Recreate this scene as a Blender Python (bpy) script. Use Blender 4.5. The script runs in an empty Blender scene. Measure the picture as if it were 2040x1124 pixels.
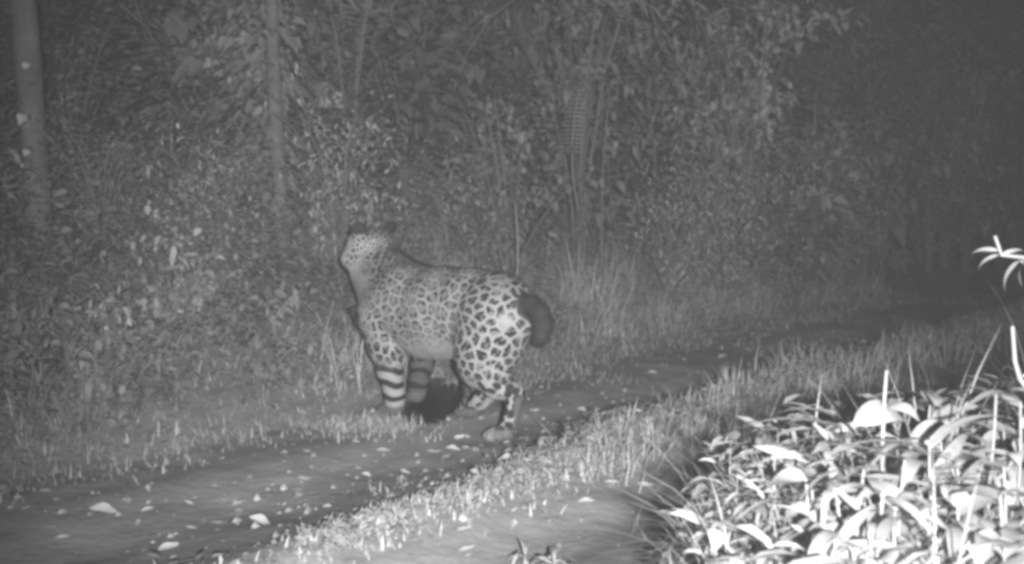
import bpy, math, random
import numpy as np
from mathutils import Vector, kdtree

random.seed(7)
RNG = np.random.default_rng(7)
scene = bpy.context.scene
C = scene.collection

# ------------------------------------------------------------------ camera, sky, light, exposure
FPX = 2187.0                     # focal length in photograph pixels (2040 wide)
CAM_Z = 0.96
PITCH = math.atan(162.0 / FPX)   # the lens looks slightly down
cam_d = bpy.data.cameras.new('trail_camera')
cam = bpy.data.objects.new('trail_camera', cam_d)
C.objects.link(cam)
cam.location = (0, 0, CAM_Z)
cam.rotation_euler = (math.pi / 2 - PITCH, 0, 0)
cam_d.sensor_width = 36.0
cam_d.lens = 36.0 * FPX / 2040.0
cam_d.clip_start = 0.05
cam_d.clip_end = 500
cam_d.dof.use_dof = True
cam_d.dof.focus_distance = 3.3
cam_d.dof.aperture_fstop = 4.2
scene.camera = cam

SUN_EL, SUN_AZ = math.radians(24), math.radians(150)
world = bpy.data.worlds.new('World')
scene.world = world
world.use_nodes = True
wn = world.node_tree
wn.nodes.clear()
wo = wn.nodes.new('ShaderNodeOutputWorld')
wb = wn.nodes.new('ShaderNodeBackground')
wbw = wn.nodes.new('ShaderNodeRGBToBW')
sky = wn.nodes.new('ShaderNodeTexSky')
sky.sky_type = 'NISHITA'
sky.sun_disc = False
sky.sun_elevation = SUN_EL
sky.sun_rotation = SUN_AZ
wb.inputs['Strength'].default_value = 0.0022      # night
wn.links.new(sky.outputs['Color'], wbw.inputs['Color'])
wn.links.new(wbw.outputs['Val'], wb.inputs['Color'])
wn.links.new(wb.outputs['Background'], wo.inputs['Surface'])

moon_fill_d = bpy.data.lights.new('moon_fill', 'SUN')
moon_fill_d.energy = 0.012  # weak fill lamp added in the role of a moon
moon_fill_d.angle = math.radians(0.5)
moon_fill = bpy.data.objects.new('moon_fill', moon_fill_d)
C.objects.link(moon_fill)
moon_fill.rotation_euler = (math.pi / 2 - SUN_EL, 0, math.pi - SUN_AZ)

# the infrared flash of the trail camera, the one lamp that lights the place at night
flash_d = bpy.data.lights.new('infrared_flash', 'SPOT')
flash_d.energy = 2800
flash_d.spot_size = math.radians(62)
flash_d.spot_blend = 1.0
flash_d.shadow_soft_size = 0.035
flash = bpy.data.objects.new('infrared_flash', flash_d)
C.objects.link(flash)
flash.location = (0.15, -0.55, CAM_Z + 0.07)
_dir = Vector((0.05, 6.0, 0.80)) - flash.location
flash.rotation_euler = _dir.to_track_quat('-Z', 'Y').to_euler()

scene.view_settings.view_transform = 'Standard'
scene.view_settings.look = 'None'
scene.view_settings.exposure = 0.0
scene.view_settings.gamma = 1.0
scene.view_settings.use_curve_mapping = False
scene.cycles.use_denoising = True
scene.cycles.max_bounces = 5
scene.cycles.volume_bounces = 0
scene.cycles.transparent_max_bounces = 4
scene.cycles.filter_width = 3.7          # the trap's soft little sensor

# ------------------------------------------------------------------ helpers
def vnoise(x, y, seed=0):
    """smooth value noise in 0..1 on arrays"""
    xi, yi = np.floor(x).astype(np.int64), np.floor(y).astype(np.int64)
    xf, yf = x - xi, y - yi
    u, v = xf * xf * (3 - 2 * xf), yf * yf * (3 - 2 * yf)
    def h(a, b):
        n = (a * 374761393 + b * 668265263 + seed * 982451653) & 0x7fffffff
        n = ((n ^ (n >> 13)) * 1274126177) & 0x7fffffff
        return ((n ^ (n >> 16)) & 0xffff) / 65535.0
    return (h(xi, yi) * (1 - u) + h(xi + 1, yi) * u) * (1 - v) + (h(xi, yi + 1) * (1 - u) + h(xi + 1, yi + 1) * u) * v

def fbm(x, y, seed=0, oct=4):
    s, a, t = 0, 0.5, 0
    for i in range(oct):
        s = s + a * vnoise(x * 2 ** i, y * 2 ** i, seed + i)
        t += a
        a *= 0.5
    return s / t

def sstep(a, b, x):
    t = np.clip((x - a) / (b - a), 0, 1)
    return t * t * (3 - 2 * t)

NX, NY = 0.78, -0.62        # across the track, towards the camera's side
def across(x, y): return NX * x + NY * y
def along(x, y): return 0.62 * x + 0.78 * y

PATCH_X, PATCH_Y, PATCH_Z = -0.40, 5.42, 0.0
def dark_patch(x, y):
    dx, dy = x - PATCH_X, y - PATCH_Y
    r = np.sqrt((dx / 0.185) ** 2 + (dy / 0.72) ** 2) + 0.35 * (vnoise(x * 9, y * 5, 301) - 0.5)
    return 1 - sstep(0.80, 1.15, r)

def ground_z(x, y):
    x = np.asarray(x, float); y = np.asarray(y, float)
    n = across(x, y)
    w = 0.16 * (fbm(along(x, y) * 0.7, n * 0.3, 5) - 0.5)
    m = n + w
    z = 0.05 * (fbm(x * 1.1, y * 1.1, 11) - 0.5) + 0.016 * (fbm(x * 6, y * 6, 12, 2) - 0.5)
    z = z - 0.035 * np.exp(-((m + 2.85) / 0.24) ** 2) - 0.035 * np.exp(-((m + 1.80) / 0.2) ** 2)
    z = z + 0.05 * np.exp(-((m + 2.22) / 0.2) ** 2)
    z = z + 0.20 * sstep(-1.5, -0.95, m)
    t = np.maximum(-m - 3.65, 0)
    z = z + 0.24 * t + 0.035 * np.minimum(t, 7) ** 2 + 0.35 * np.maximum(t - 7, 0)
    z = z + 0.25 * (fbm(x * 0.6, y * 0.6, 21) - 0.5) * sstep(0.3, 2.0, t)
    p = dark_patch(x, y)
    z = z * (1 - p) + PATCH_Z * p - 0.03 * sstep(0.5, 1.0, p)
    return z

def at(px, py, Y):
    """the point of the place that photograph pixel (px, py) shows at distance Y in front of the lens (for measuring)"""
    dx, dy = (px - 1020) / FPX, (562 - py) / FPX
    c, s = math.cos(PITCH), math.sin(PITCH)
    fy, fz = c + dy * s, -s + dy * c
    k = Y / fy
    return Vector((dx * k, Y, CAM_Z + fz * k))

def on_ground(px, py):
    lo, hi = 1.0, 40.0
    for i in range(400):
        Y = 1.5 + i * 0.03
        p = at(px, py, Y)
        if p.z <= float(ground_z(p.x, p.y)):
            return p
    return at(px, py, 12)

def mesh_np(name, V, quads=None, tris=None, tint=None, smooth=False):
    me = bpy.data.meshes.new(name)
    V = np.asarray(V, np.float32)
    q = np.zeros((0, 4), np.int32) if quads is None or len(quads) == 0 else np.asarray(quads, np.int32)
    t = np.zeros((0, 3), np.int32) if tris is None or len(tris) == 0 else np.asarray(tris, np.int32)
    me.vertices.add(len(V))
    me.vertices.foreach_set('co', V.ravel())
    nl = q.size + t.size
    me.loops.add(nl)
    me.loops.foreach_set('vertex_index', np.concatenate([q.ravel(), t.ravel()]).astype(np.int32))
    me.polygons.add(len(q) + len(t))
    st = np.concatenate([np.arange(len(q)) * 4, q.size + np.arange(len(t)) * 3]).astype(np.int32)
    me.polygons.foreach_set('loop_start', st)
    if smooth:
        me.polygons.foreach_set('use_smooth', np.ones(len(q) + len(t), bool))
    if tint is not None:
        a = me.attributes.new('tint', 'FLOAT', 'POINT')
        a.data.foreach_set('value', np.asarray(tint, np.float32))
    me.update(calc_edges=True)
    me.validate()
    return me

class MB:
    """collects pieces of one mesh"""
    def __init__(s):
        s.V, s.Q, s.T, s.A, s.n = [], [], [], [], 0
    def add(s, V, Q=None, T=None, tint=0.5):
        V = np.asarray(V, float).reshape(-1, 3)
        s.V.append(V)
        if Q is not None and len(Q): s.Q.append(np.asarray(Q) + s.n)
        if T is not None and len(T): s.T.append(np.asarray(T) + s.n)
        s.A.append(np.broadcast_to(np.asarray(tint, float), (len(V),)))
        s.n += len(V)
    def mesh(s, name, smooth=False):
        return mesh_np(name, np.concatenate(s.V), np.concatenate(s.Q) if s.Q else None,
                       np.concatenate(s.T) if s.T else None, np.concatenate(s.A), smooth)

def obj(name, me, m=None, parent=None, kind=None):
    o = bpy.data.objects.new(name, me)
    C.objects.link(o)
    if m is not None and me is not None and len(me.materials) == 0:
        me.materials.append(m)
    if parent is not None:
        o.parent = parent
    if kind: o['kind'] = kind
    return o

def tag(o, label, cat, group=None):
    o['label'] = label; o['category'] = cat
    if group: o['group'] = group
    return o

def empty(name, loc, label, cat, group=None, rz=0.0, sc=1.0):
    o = bpy.data.objects.new(name, None)
    o.empty_display_size = 0.1
    C.objects.link(o)
    o.location = loc
    o.rotation_euler = (0, 0, rz)
    o.scale = (sc, sc, sc)
    return tag(o, label, cat, group)

def copy_tree(src, loc, rz, sc, label, group=None, tilt=(0, 0)):
    c = src.copy()
    C.objects.link(c)
    c.location = loc
    c.rotation_euler = (tilt[0], tilt[1], rz)
    c.scale = sc if isinstance(sc, tuple) else (sc, sc, sc)
    c['label'] = label
    if group: c['group'] = group
    for ch in list(src.children):
        d = ch.copy()
        C.objects.link(d)
        d.parent = c
    return c

def tube(mb, pts, radii, sides=6, tint=0.5):
    pts = np.asarray(pts, float)
    n = len(pts)
    V = []
    d = np.gradient(pts, axis=0)
    d /= np.linalg.norm(d, axis=1, keepdims=True) + 1e-9
    ref = np.array([0.0, 0, 1]) if abs(d[0][2]) < 0.9 else np.array([1.0, 0, 0])
    for i in range(n):
        a = np.cross(d[i], ref); a /= np.linalg.norm(a) + 1e-9
        b = np.cross(d[i], a)
        for k in range(sides):
            t = 2 * math.pi * k / sides
            V.append(pts[i] + radii[i] * (math.cos(t) * a + math.sin(t) * b))
    Q = [[i * sides + k, i * sides + (k + 1) % sides, (i + 1) * sides + (k + 1) % sides, (i + 1) * sides + k]
         for i in range(n - 1) for k in range(sides)]
    V.append(pts[-1]); top = len(V) - 1
    T = [[(n - 1) * sides + k, (n - 1) * sides + (k + 1) % sides, top] for k in range(sides)]
    mb.add(V, Q, T, tint)

def blades(mb, P, az, L, W, lean, curve, tint, segs=3):
    """curved tapering grass blades, all at once"""
    N = len(P)
    d = np.stack([np.cos(az), np.sin(az)], 1)
    s = np.stack([-np.sin(az), np.cos(az)], 1)
    pos = P.copy()
    V = np.zeros((N, 2 * segs + 1, 3))
    for i in range(segs):
        t = i / segs
        w = (W * (1 - t) ** 0.6 * (0.75 + 0.5 * t))[:, None] * 0.5
        V[:, 2 * i, :2] = pos[:, :2] - s * w; V[:, 2 * i, 2] = pos[:, 2]
        V[:, 2 * i + 1, :2] = pos[:, :2] + s * w; V[:, 2 * i + 1, 2] = pos[:, 2]
        a = lean + curve * (i + 0.5) / segs
        st = (L / segs)
        pos = pos + np.concatenate([d * (np.sin(a) * st)[:, None], (np.cos(a) * st)[:, None]], 1)
    V[:, 2 * segs] = pos
    b = (np.arange(N) * (2 * segs + 1))[:, None]
    Q = np.concatenate([b + np.array([[2 * i, 2 * i + 1, 2 * i + 3, 2 * i + 2]]) for i in range(segs - 1)], 0)
    T = b + np.array([[2 * segs - 2, 2 * segs - 1, 2 * segs]])
    mb.add(V.reshape(-1, 3), Q, T, np.repeat(tint, 2 * segs + 1))

def leaves(mb, P, D, L, W, tint, droop=0.3, up=None):
    """pointed folded leaves: base, two pairs, tip"""
    N = len(P)
    D = D / (np.linalg.norm(D, axis=1, keepdims=True) + 1e-9)
    upv = np.tile(np.array([0, 0, 1.0]), (N, 1)) if up is None else up
    upv = upv + RNG.normal(0, 0.35, (N, 3))
    S = np.cross(D, upv); S /= np.linalg.norm(S, axis=1, keepdims=True) + 1e-9
    U = np.cross(S, D)
    L = np.broadcast_to(L, (N,))[:, None]; W = np.broadcast_to(W, (N,))[:, None]
    dr = np.broadcast_to(droop, (N,))[:, None]
    g = np.array([0, 0, 1.0])
    V = np.zeros((N, 7, 3))
    V[:, 0] = P
    m1 = P + D * L * 0.3 - g * L * dr * 0.10; m2 = P + D * L * 0.66 - g * L * dr * 0.42
    V[:, 1] = m1 - S * W * 0.5 + U * W * 0.12; V[:, 2] = m1 + S * W * 0.5 + U * W * 0.12
    V[:, 3] = m2 - S * W * 0.38 + U * W * 0.10; V[:, 4] = m2 + S * W * 0.38 + U * W * 0.10
    V[:, 5] = P + D * L * (1 - 0.12 * dr) - g * L * dr
    V[:, 6] = (m1 + m2) / 2
    b = (np.arange(N) * 7)[:, None]
    T = np.concatenate([b + np.array([f]) for f in ([0, 2, 6], [0, 6, 1], [1, 6, 3], [2, 4, 6], [3, 6, 5], [6, 4, 5])], 0)
    mb.add(V.reshape(-1, 3), None, T, np.repeat(tint, 7))

# ------------------------------------------------------------------ materials (what an infrared sensor records: greys)
def mat(name, lo, hi, rough=0.7, trans=0.0, nscale=0.0, spec=0.2, bump=0.0, bscale=40):
    m = bpy.data.materials.new(name)
    m.use_nodes = True
    nt = m.node_tree
    b = nt.nodes['Principled BSDF']
    out = nt.nodes['Material Output']
    b.inputs['Roughness'].default_value = rough
    b.inputs['Specular IOR Level'].default_value = spec
    at_ = nt.nodes.new('ShaderNodeAttribute'); at_.attribute_name = 'tint'
    fac = at_.outputs['Fac']
    if nscale:
        tc = nt.nodes.new('ShaderNodeTexCoord')
        nz = nt.nodes.new('ShaderNodeTexNoise'); nz.inputs['Scale'].default_value = nscale
        nz.inputs['Detail'].default_value = 6
        nt.links.new(tc.outputs['Object'], nz.inputs['Vector'])
        mm = nt.nodes.new('ShaderNodeMath'); mm.operation = 'MULTIPLY_ADD'
        mm.inputs[1].default_value = 0.9
        sub = nt.nodes.new('ShaderNodeMath'); sub.operation = 'SUBTRACT'; sub.inputs[1].default_value = 0.45
        nt.links.new(fac, sub.inputs[0])
        nt.links.new(nz.outputs['Fac'], mm.inputs[0]); nt.links.new(sub.outputs[0], mm.inputs[2])
        fac = mm.outputs[0]
    mr = nt.nodes.new('ShaderNodeMapRange')
    mr.inputs['To Min'].default_value = lo; mr.inputs['To Max'].default_value = hi
    nt.links.new(fac, mr.inputs['Value'])
    nt.links.new(mr.outputs['Result'], b.inputs['Base Color'])
    if bump:
        tc = nt.nodes.new('ShaderNodeTexCoord')
        nb = nt.nodes.new('ShaderNodeTexNoise'); nb.inputs['Scale'].default_value = bscale; nb.inputs['Detail'].default_value = 5
        bp = nt.nodes.new('ShaderNodeBump'); bp.inputs['Strength'].default_value = bump; bp.inputs['Distance'].default_value = 0.02
        nt.links.new(tc.outputs['Object'], nb.inputs['Vector'])
        nt.links.new(nb.outputs['Fac'], bp.inputs['Height']); nt.links.new(bp.outputs['Normal'], b.inputs['Normal'])
    if trans:
        tr = nt.nodes.new('ShaderNodeBsdfTranslucent')
        mx = nt.nodes.new('ShaderNodeMixShader'); mx.inputs['Fac'].default_value = trans
        nt.links.new(mr.outputs['Result'], tr.inputs['Color'])
        nt.links.new(b.outputs['BSDF'], mx.inputs[1]); nt.links.new(tr.outputs['BSDF'], mx.inputs[2])
        nt.links.new(mx.outputs['Shader'], out.inputs['Surface'])
    return m

M_soil = mat('damp_soil', 0.11, 0.29, 0.85, nscale=7.0, bump=0.3, bscale=28)
M_grass = mat('grass_blade', 0.14, 0.44, 0.6, trans=0.3)
M_straw = mat('pale_grass_blade', 0.30, 0.60, 0.7, trans=0.4)
M_leaf = mat('bush_leaf', 0.20, 0.29, 0.8, trans=0.45, spec=0.1)
M_pale = mat('weed_leaf', 0.20, 0.40, 0.6, trans=0.38, spec=0.2, nscale=14)
M_leaf_dark = mat('dark_bush_leaf', 0.05, 0.20, 0.75, trans=0.35, spec=0.1)
M_leaf_light = mat('light_bush_leaf', 0.28, 0.45, 0.75, trans=0.35, spec=0.1)
M_dry = mat('dry_leaf', 0.18, 0.42, 0.8, nscale=3)
M_bark = mat('tree_bark', 0.02, 0.17, 0.9, nscale=7, bump=0.9, bscale=30)
M_stem = mat('plant_stem', 0.10, 0.22, 0.7)
M_twig = mat('bush_twig', 0.05, 0.15, 0.8)
M_fur = mat('jaguar_fur', 0.015, 0.31, 0.75, spec=0.15, bump=0.25, bscale=220)
M_eye = mat('eye', 0.01, 0.03, 0.1, spec=0.6)

# ------------------------------------------------------------------ the setting: ground
def axis(lo, hi, flo, fhi, fine, grow=1.14):
    xs = list(np.arange(flo, fhi + 1e-6, fine))
    s = fine
    while xs[-1] < hi: s *= grow; xs.append(xs[-1] + s)
    s = fine
    while xs[0] > lo: s *= grow; xs.insert(0, xs[0] - s)
    return np.array(xs)

gx = axis(-70, 70, -4.5, 6.5, 0.035); gy = axis(-40, 90, 0.6, 10.0, 0.035)
GX, GY = np.meshgrid(gx, gy)
GZ = ground_z(GX, GY)
gm = -across(GX, GY)
nxg, nyg = len(gx), len(gy)
I = (np.arange(nyg - 1)[:, None] * nxg + np.arange(nxg - 1)[None, :]).ravel()
Q = np.stack([I, I + 1, I + nxg + 1, I + nxg], 1)
tn = 0.10 + 0.35 * fbm(GX * 2.3, GY * 2.3, 31) + 0.45 * fbm(along(GX, GY) * 2.0, across(GX, GY) * 14, 33, 3)
gme = mesh_np('ground', np.stack([GX, GY, GZ], -1).reshape(-1, 3), Q, None, tn.ravel(), True)
obj('ground', gme, M_soil, kind='structure')

M_dark = mat('dark_patch_sheet', 0.012, 0.03, 0.25, spec=0.15)
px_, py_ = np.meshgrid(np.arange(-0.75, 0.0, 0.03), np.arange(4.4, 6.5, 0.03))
pz_ = PATCH_Z - 0.010 + 0.0 * px_
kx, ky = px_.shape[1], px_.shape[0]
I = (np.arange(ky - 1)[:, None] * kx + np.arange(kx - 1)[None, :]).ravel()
keep = dark_patch(px_, py_).ravel()[I] > 0.35
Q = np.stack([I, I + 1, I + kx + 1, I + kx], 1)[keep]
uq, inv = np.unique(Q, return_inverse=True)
obj('dark_patch', mesh_np('dark_patch', np.stack([px_, py_, pz_], -1).reshape(-1, 3)[uq], inv.reshape(-1, 4), None, np.full(len(uq), 0.4), True), M_dark, kind='structure')  # near-black sheet added in a shallow hollow under the belly

# ------------------------------------------------------------------ grass (uncountable)
def scatter(n, xr, yr, dens):
    out = []
    tot = 0
    while tot < n:
        x = RNG.uniform(*xr, n); y = RNG.uniform(*yr, n)
        vis = (np.abs(x) < 0.52 * y + 0.5) & (dark_patch(x, y) < 0.3)
        k = (RNG.random(n) < dens(x, y)) & vis
        out.append(np.stack([x[k], y[k]], 1)); tot += k.sum()
    return np.concatenate(out)[:n]

def wob(x, y): return across(x, y) + 0.16 * (fbm(along(x, y) * 0.7, across(x, y) * 0.3, 5) - 0.5) + 0.12 * (vnoise(x * 5, y * 5, 41) - 0.5)

def put(P2): return np.concatenate([P2, ground_z(P2[:, 0], P2[:, 1])[:, None] - 0.005], 1)

def grass_patch(name, n, xr, yr, dens, Lr, Wr, leanr, curver, m=M_grass, tint=(0.2, 0.9), big=None, segs=3):
    P2 = scatter(n, xr, yr, dens)
    P = put(P2)
    mb = MB()
    cl = fbm(P[:, 0] * 1.6, P[:, 1] * 1.6, 51, 3)
    L = RNG.uniform(*Lr, n) * (0.35 + 1.3 * cl)
    L = L * (0.55 + 0.9 * vnoise(P[:, 0] * 6, P[:, 1] * 6, 55) ** 2 + 0.25 * (RNG.random(n) > 0.9))
    if big is not None: L = L * big(P[:, 0], P[:, 1])
    tt = np.clip(RNG.uniform(*tint, n) * (0.6 + 0.8 * vnoise(P[:, 0] * 3, P[:, 1] * 3, 61)), 0, 1)
    blades(mb, P, RNG.uniform(0, 6.28, n), L, RNG.uniform(*Wr, n), RNG.uniform(*leanr, n), RNG.uniform(*curver, n), tt, segs)
    return obj(name, mb.mesh(name), m, kind='stuff')

# verge and lower bank beyond the far rut
def d_verge(x, y):
    m = wob(x, y)
    return sstep(-3.28, -3.62, m) * (0.25 + 0.75 * vnoise(x * 1.7, y * 1.7, 71)) * np.clip(1.35 - 0.06 * y, 0.3, 1)
grass_patch('verge_grass', 75000, (-5, 8), (2.8, 11), d_verge, (0.05, 0.17), (0.004, 0.011), (0.1, 1.3), (0.3, 2.0),
            big=lambda x, y: 0.45 + 0.75 * sstep(-3.4, -4.3, wob(x, y)))
def d_bank(x, y):
    m = wob(x, y)
    return sstep(-3.7, -4.3, m) * sstep(-7.5, -6.0, m) * sstep(-1.1, -0.3, x) * (0.2 + 0.8 * vnoise(x * 1.2, y * 1.2, 75))
grass_patch('bank_grass', 60000, (-2.5, 8), (4.6, 11), d_bank, (0.14, 0.50), (0.005, 0.012), (0.1, 1.0), (0.4, 2.0), m=M_straw, tint=(0.4, 1.0))
grass_patch('verge_tuft_grass', 1500, (-1.3, -0.2), (4.2, 5.3), lambda x, y: np.exp(-((x + 0.62) / 0.20) ** 2 - ((y - 4.70) / 0.17) ** 2), (0.05, 0.14), (0.005, 0.011), (0.1, 1.1), (0.3, 1.7), m=M_straw, tint=(0.0, 0.6))
# strip between the ruts
def d_strip(x, y):
    m = wob(x, y)
    a = along(x, y)
    return np.exp(-((m + 2.20) / (0.10 + 0.04 * sstep(2.4, 4, a))) ** 2) * (0.15 + 0.85 * sstep(0.3, 0.6, vnoise(x * 3, y * 3, 81)))
grass_patch('track_grass', 17000, (-2, 9), (2.2, 13), d_strip, (0.06, 0.19), (0.005, 0.012), (0.0, 0.8), (0.2, 1.5), m=M_straw, tint=(0.1, 0.85),
            big=lambda x, y: (0.35 + 0.75 * sstep(2.2, 4.0, along(x, y))) * (1 - 0.35 * sstep(6, 8, y)))
# thin scattered grass on the ruts
def d_sparse(x, y):
    m = wob(x, y)
    return ((m > -3.6) & (m < -1.45)) * sstep(0.62, 0.85, vnoise(x * 2.2, y * 2.2, 91))
grass_patch('rut_grass', 2600, (-3, 8), (2.2, 11), d_sparse, (0.03, 0.10), (0.004, 0.009), (0.2, 1.2), (0.2, 1.2))
# long grass on the near bank
def d_near(x, y):
    m = wob(x, y)
    return sstep(-1.46, -1.20, m) * sstep(0.145, 0.23, x / y) * sstep(3.8, 3.0, y)
grass_patch('near_bank_grass', 24000, (-0.2, 2.4), (1.55, 5.5), d_near, (0.12, 0.34), (0.0035, 0.008), (0.0, 1.2), (0.4, 1.7), m=M_pale, tint=(0.2, 1.0),
            segs=5, big=lambda x, y: 0.3 + 0.8 * sstep(-1.42, -0.95, wob(x, y)))

# ground-hugging weeds that nobody could count
def weed_cover(name, n, xr, yr, dens, hmax, Lr, m=M_leaf, wide=0.45, big=None):
    P = put(scatter(n, xr, yr, dens))
    h = RNG.random(n) ** 1.5 * hmax * (0.3 + 1.2 * fbm(P[:, 0] * 1.3, P[:, 1] * 1.3, 101, 3))
    if big is not None: h = h * big(P[:, 0], P[:, 1])
    P[:, 2] += h
    az = RNG.uniform(0, 6.28, n)
    D = np.stack([np.cos(az), np.sin(az), RNG.uniform(-0.3, 0.7, n)], 1)
    mb = MB()
    L = RNG.uniform(*Lr, n)
    leaves(mb, P, D, L, L * RNG.uniform(wide * 0.6, wide * 1.3, n), np.clip(RNG.uniform(0.1, 0.9, n), 0, 1), RNG.uniform(0.1, 0.6, n))
    return obj(name, mb.mesh(name), m, kind='stuff')

weed_cover('verge_weeds', 26000, (-5, 8), (2.8, 9.5), lambda x, y: sstep(-3.5, -4.0, wob(x, y)) * vnoise(x * 1.1, y * 1.1, 111), 0.26, (0.02, 0.06),
           big=lambda x, y: 0.3 + 1.0 * sstep(-3.5, -4.6, wob(x, y)))
weed_cover('bank_undergrowth', 60000, (-6, 10), (4.5, 13), lambda x, y: sstep(-4.3, -5.2, wob(x, y)) * (1 - 0.8 * sstep(-1.3, -0.7, x) * sstep(2.6, 1.8, x) * sstep(8.2, 7.2, y)), 0.70, (0.03, 0.09), m=M_leaf,
           big=lambda x, y: 0.3 + 1.1 * sstep(-4.3, -6.0, wob(x, y)))
weed_cover('forest_foliage', 90000, (-9, 16), (9.5, 20), lambda x, y: np.maximum(sstep(-6.0, -7.0, wob(x, y)), sstep(12.5, 14, y)), 4.6, (0.06, 0.14), m=M_leaf)
def litter(name, n, dens, sz, m, flat):
    P = put(scatter(n, (-3, 9), (2.2, 13), dens)); P[:, 2] += 0.008
    az = RNG.uniform(0, 6.28, n)
    mb = MB(); L = sz[0] + (sz[1] - sz[0]) * RNG.random(n) ** 3
    leaves(mb, P, np.stack([np.cos(az), np.sin(az), RNG.uniform(-0.1, flat, n)], 1), L, L * RNG.uniform(0.2, 0.7, n), 0.45 * RNG.uniform(0, 1, n) ** 1.5, RNG.uniform(0.0, 0.3, n))
    return obj(name, mb.mesh(name), m, kind='stuff')
litter('leaf_litter', 5000, lambda x, y: (wob(x, y) > -3.9) * (wob(x, y) < -1.3) * (0.2 + 0.8 * sstep(0.35, 0.7, vnoise(x * 1.5, y * 1.5, 401))), (0.010, 0.04), M_dry, 0.25)
def clods(n):
    P = put(scatter(n, (-3, 9), (2.2, 12), lambda x, y: (wob(x, y) > -3.8) * (wob(x, y) < -1.35) * sstep(0.4, 0.7, vnoise(x * 2, y * 2, 402))))
    r = 0.006 + 0.020 * RNG.random(n) ** 4
    oc = np.array([[1, 0, 0], [-1, 0, 0], [0, 1, 0], [0, -1, 0], [0, 0, 1], [0, 0, -1.0]])
    V = P[:, None, :] + oc[None] * r[:, None, None] * RNG.uniform(0.6, 1.3, (n, 6, 1))
    T = np.concatenate([(np.arange(n) * 6)[:, None] + np.array([f]) for f in ([0, 2, 4], [2, 1, 4], [1, 3, 4], [3, 0, 4], [2, 0, 5], [1, 2, 5], [3, 1, 5], [0, 3, 5])], 0)
    mb = MB(); mb.add(V.reshape(-1, 3), None, T, np.repeat(RNG.uniform(0.2, 0.9, n), 6))
    return obj('gravel', mb.mesh('gravel'), M_soil, kind='stuff')
clods(3000)
weed_cover('track_weeds', 13000, (-2, 8), (2.3, 11), lambda x, y: d_strip(x, y) ** 1.3, 0.11, (0.018, 0.045), m=M_pale, big=lambda x, y: 0.4 + 0.8 * sstep(2.2, 4.0, along(x, y)))
grass_patch('near_bank_short_grass', 18000, (-0.2, 2.4), (1.55, 5.5), d_near, (0.04, 0.16), (0.003, 0.008), (0.4, 1.4), (0.3, 1.2), m=M_straw, tint=(0.2, 0.9))
weed_cover('near_bank_weeds', 7500, (-0.1, 2.2), (1.55, 4.8), lambda x, y: sstep(-1.46, -1.18, wob(x, y)) * sstep(0.145, 0.23, x / y) * sstep(3.7, 3.0, y), 0.34, (0.04, 0.12), m=M_pale, wide=0.2, big=lambda x, y: 0.12 + 0.95 * sstep(-1.42, -0.95, wob(x, y)))

# ------------------------------------------------------------------ shrubs: prototypes (stem + foliage), then copies
def make_shrub(name, seed, h, spread, nstem, nleaf, Lr, wide, droop, label, cat, group, upright=0.5, m=M_leaf):
    r = np.random.default_rng(seed)
    root = empty(name, (0, 0, 0), label, cat, group)
    st, lf = MB(), MB()
    tips = []
    for i in range(nstem):
        az = r.uniform(0, 6.28); sp = spread * r.uniform(0.25, 1.0); hh = h * r.uniform(0.55, 1.0)
        n = 7
        t = np.linspace(0, 1, n)
        px = np.cos(az) * sp * t ** (1 + upright) + r.normal(0, 0.02, n).cumsum() * 0.6
        py = np.sin(az) * sp * t ** (1 + upright) + r.normal(0, 0.02, n).cumsum() * 0.6
        pz = hh * np.sin(t * 1.35) / math.sin(1.35)
        pts = np.stack([px, py, pz], 1); pts[0] = (r.normal(0, 0.03), r.normal(0, 0.03), -0.05)
        tube(st, pts, 0.009 * h ** 0.5 * (1 - 0.75 * t) + 0.0015, 5, r.uniform(0.2, 0.8))
        for k in range(6):
            tt = r.uniform(0.12, 1.0)
            j = min(int(tt * (n - 1)), n - 2); f = tt * (n - 1) - j
            b = pts[j] * (1 - f) + pts[j + 1] * f
            a2 = r.uniform(0, 6.28); ln = spread * r.uniform(0.2, 0.5)
            e = b + np.array([math.cos(a2) * ln, math.sin(a2) * ln, ln * r.uniform(-0.1, 0.7)])
            tube(st, np.stack([b, (b + e) / 2 + [0, 0, 0.04 * ln], e]), np.array([0.004, 0.003, 0.0015]), 4, 0.5)
            tips.append((b, e))
    q = r.integers(0, len(tips), nleaf)
    B = np.array([tips[i][0] for i in q]); E = np.array([tips[i][1] for i in q])
    f = r.random(nleaf)[:, None] ** 0.7
    P = B * (1 - f) + E * f + r.normal(0, 0.02 + 0.03 * spread, (nleaf, 3))
    D = (E - B) / (np.linalg.norm(E - B, axis=1, keepdims=True) + 1e-6) + r.normal(0, 0.7, (nleaf, 3))
    L = r.uniform(*Lr, nleaf)
    clump = r.uniform(0.15, 0.85, len(tips))[q]
    leaves(lf, P, D, L, L * wide * r.uniform(0.8, 1.2, nleaf), np.clip(clump + r.normal(0, 0.15, nleaf), 0, 1), r.uniform(droop * 0.5, droop * 1.4, nleaf))
    obj('stem', st.mesh('stem'), M_twig, root)
    obj('foliage', lf.mesh('foliage'), m, root, kind='stuff')
    return root

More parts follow.
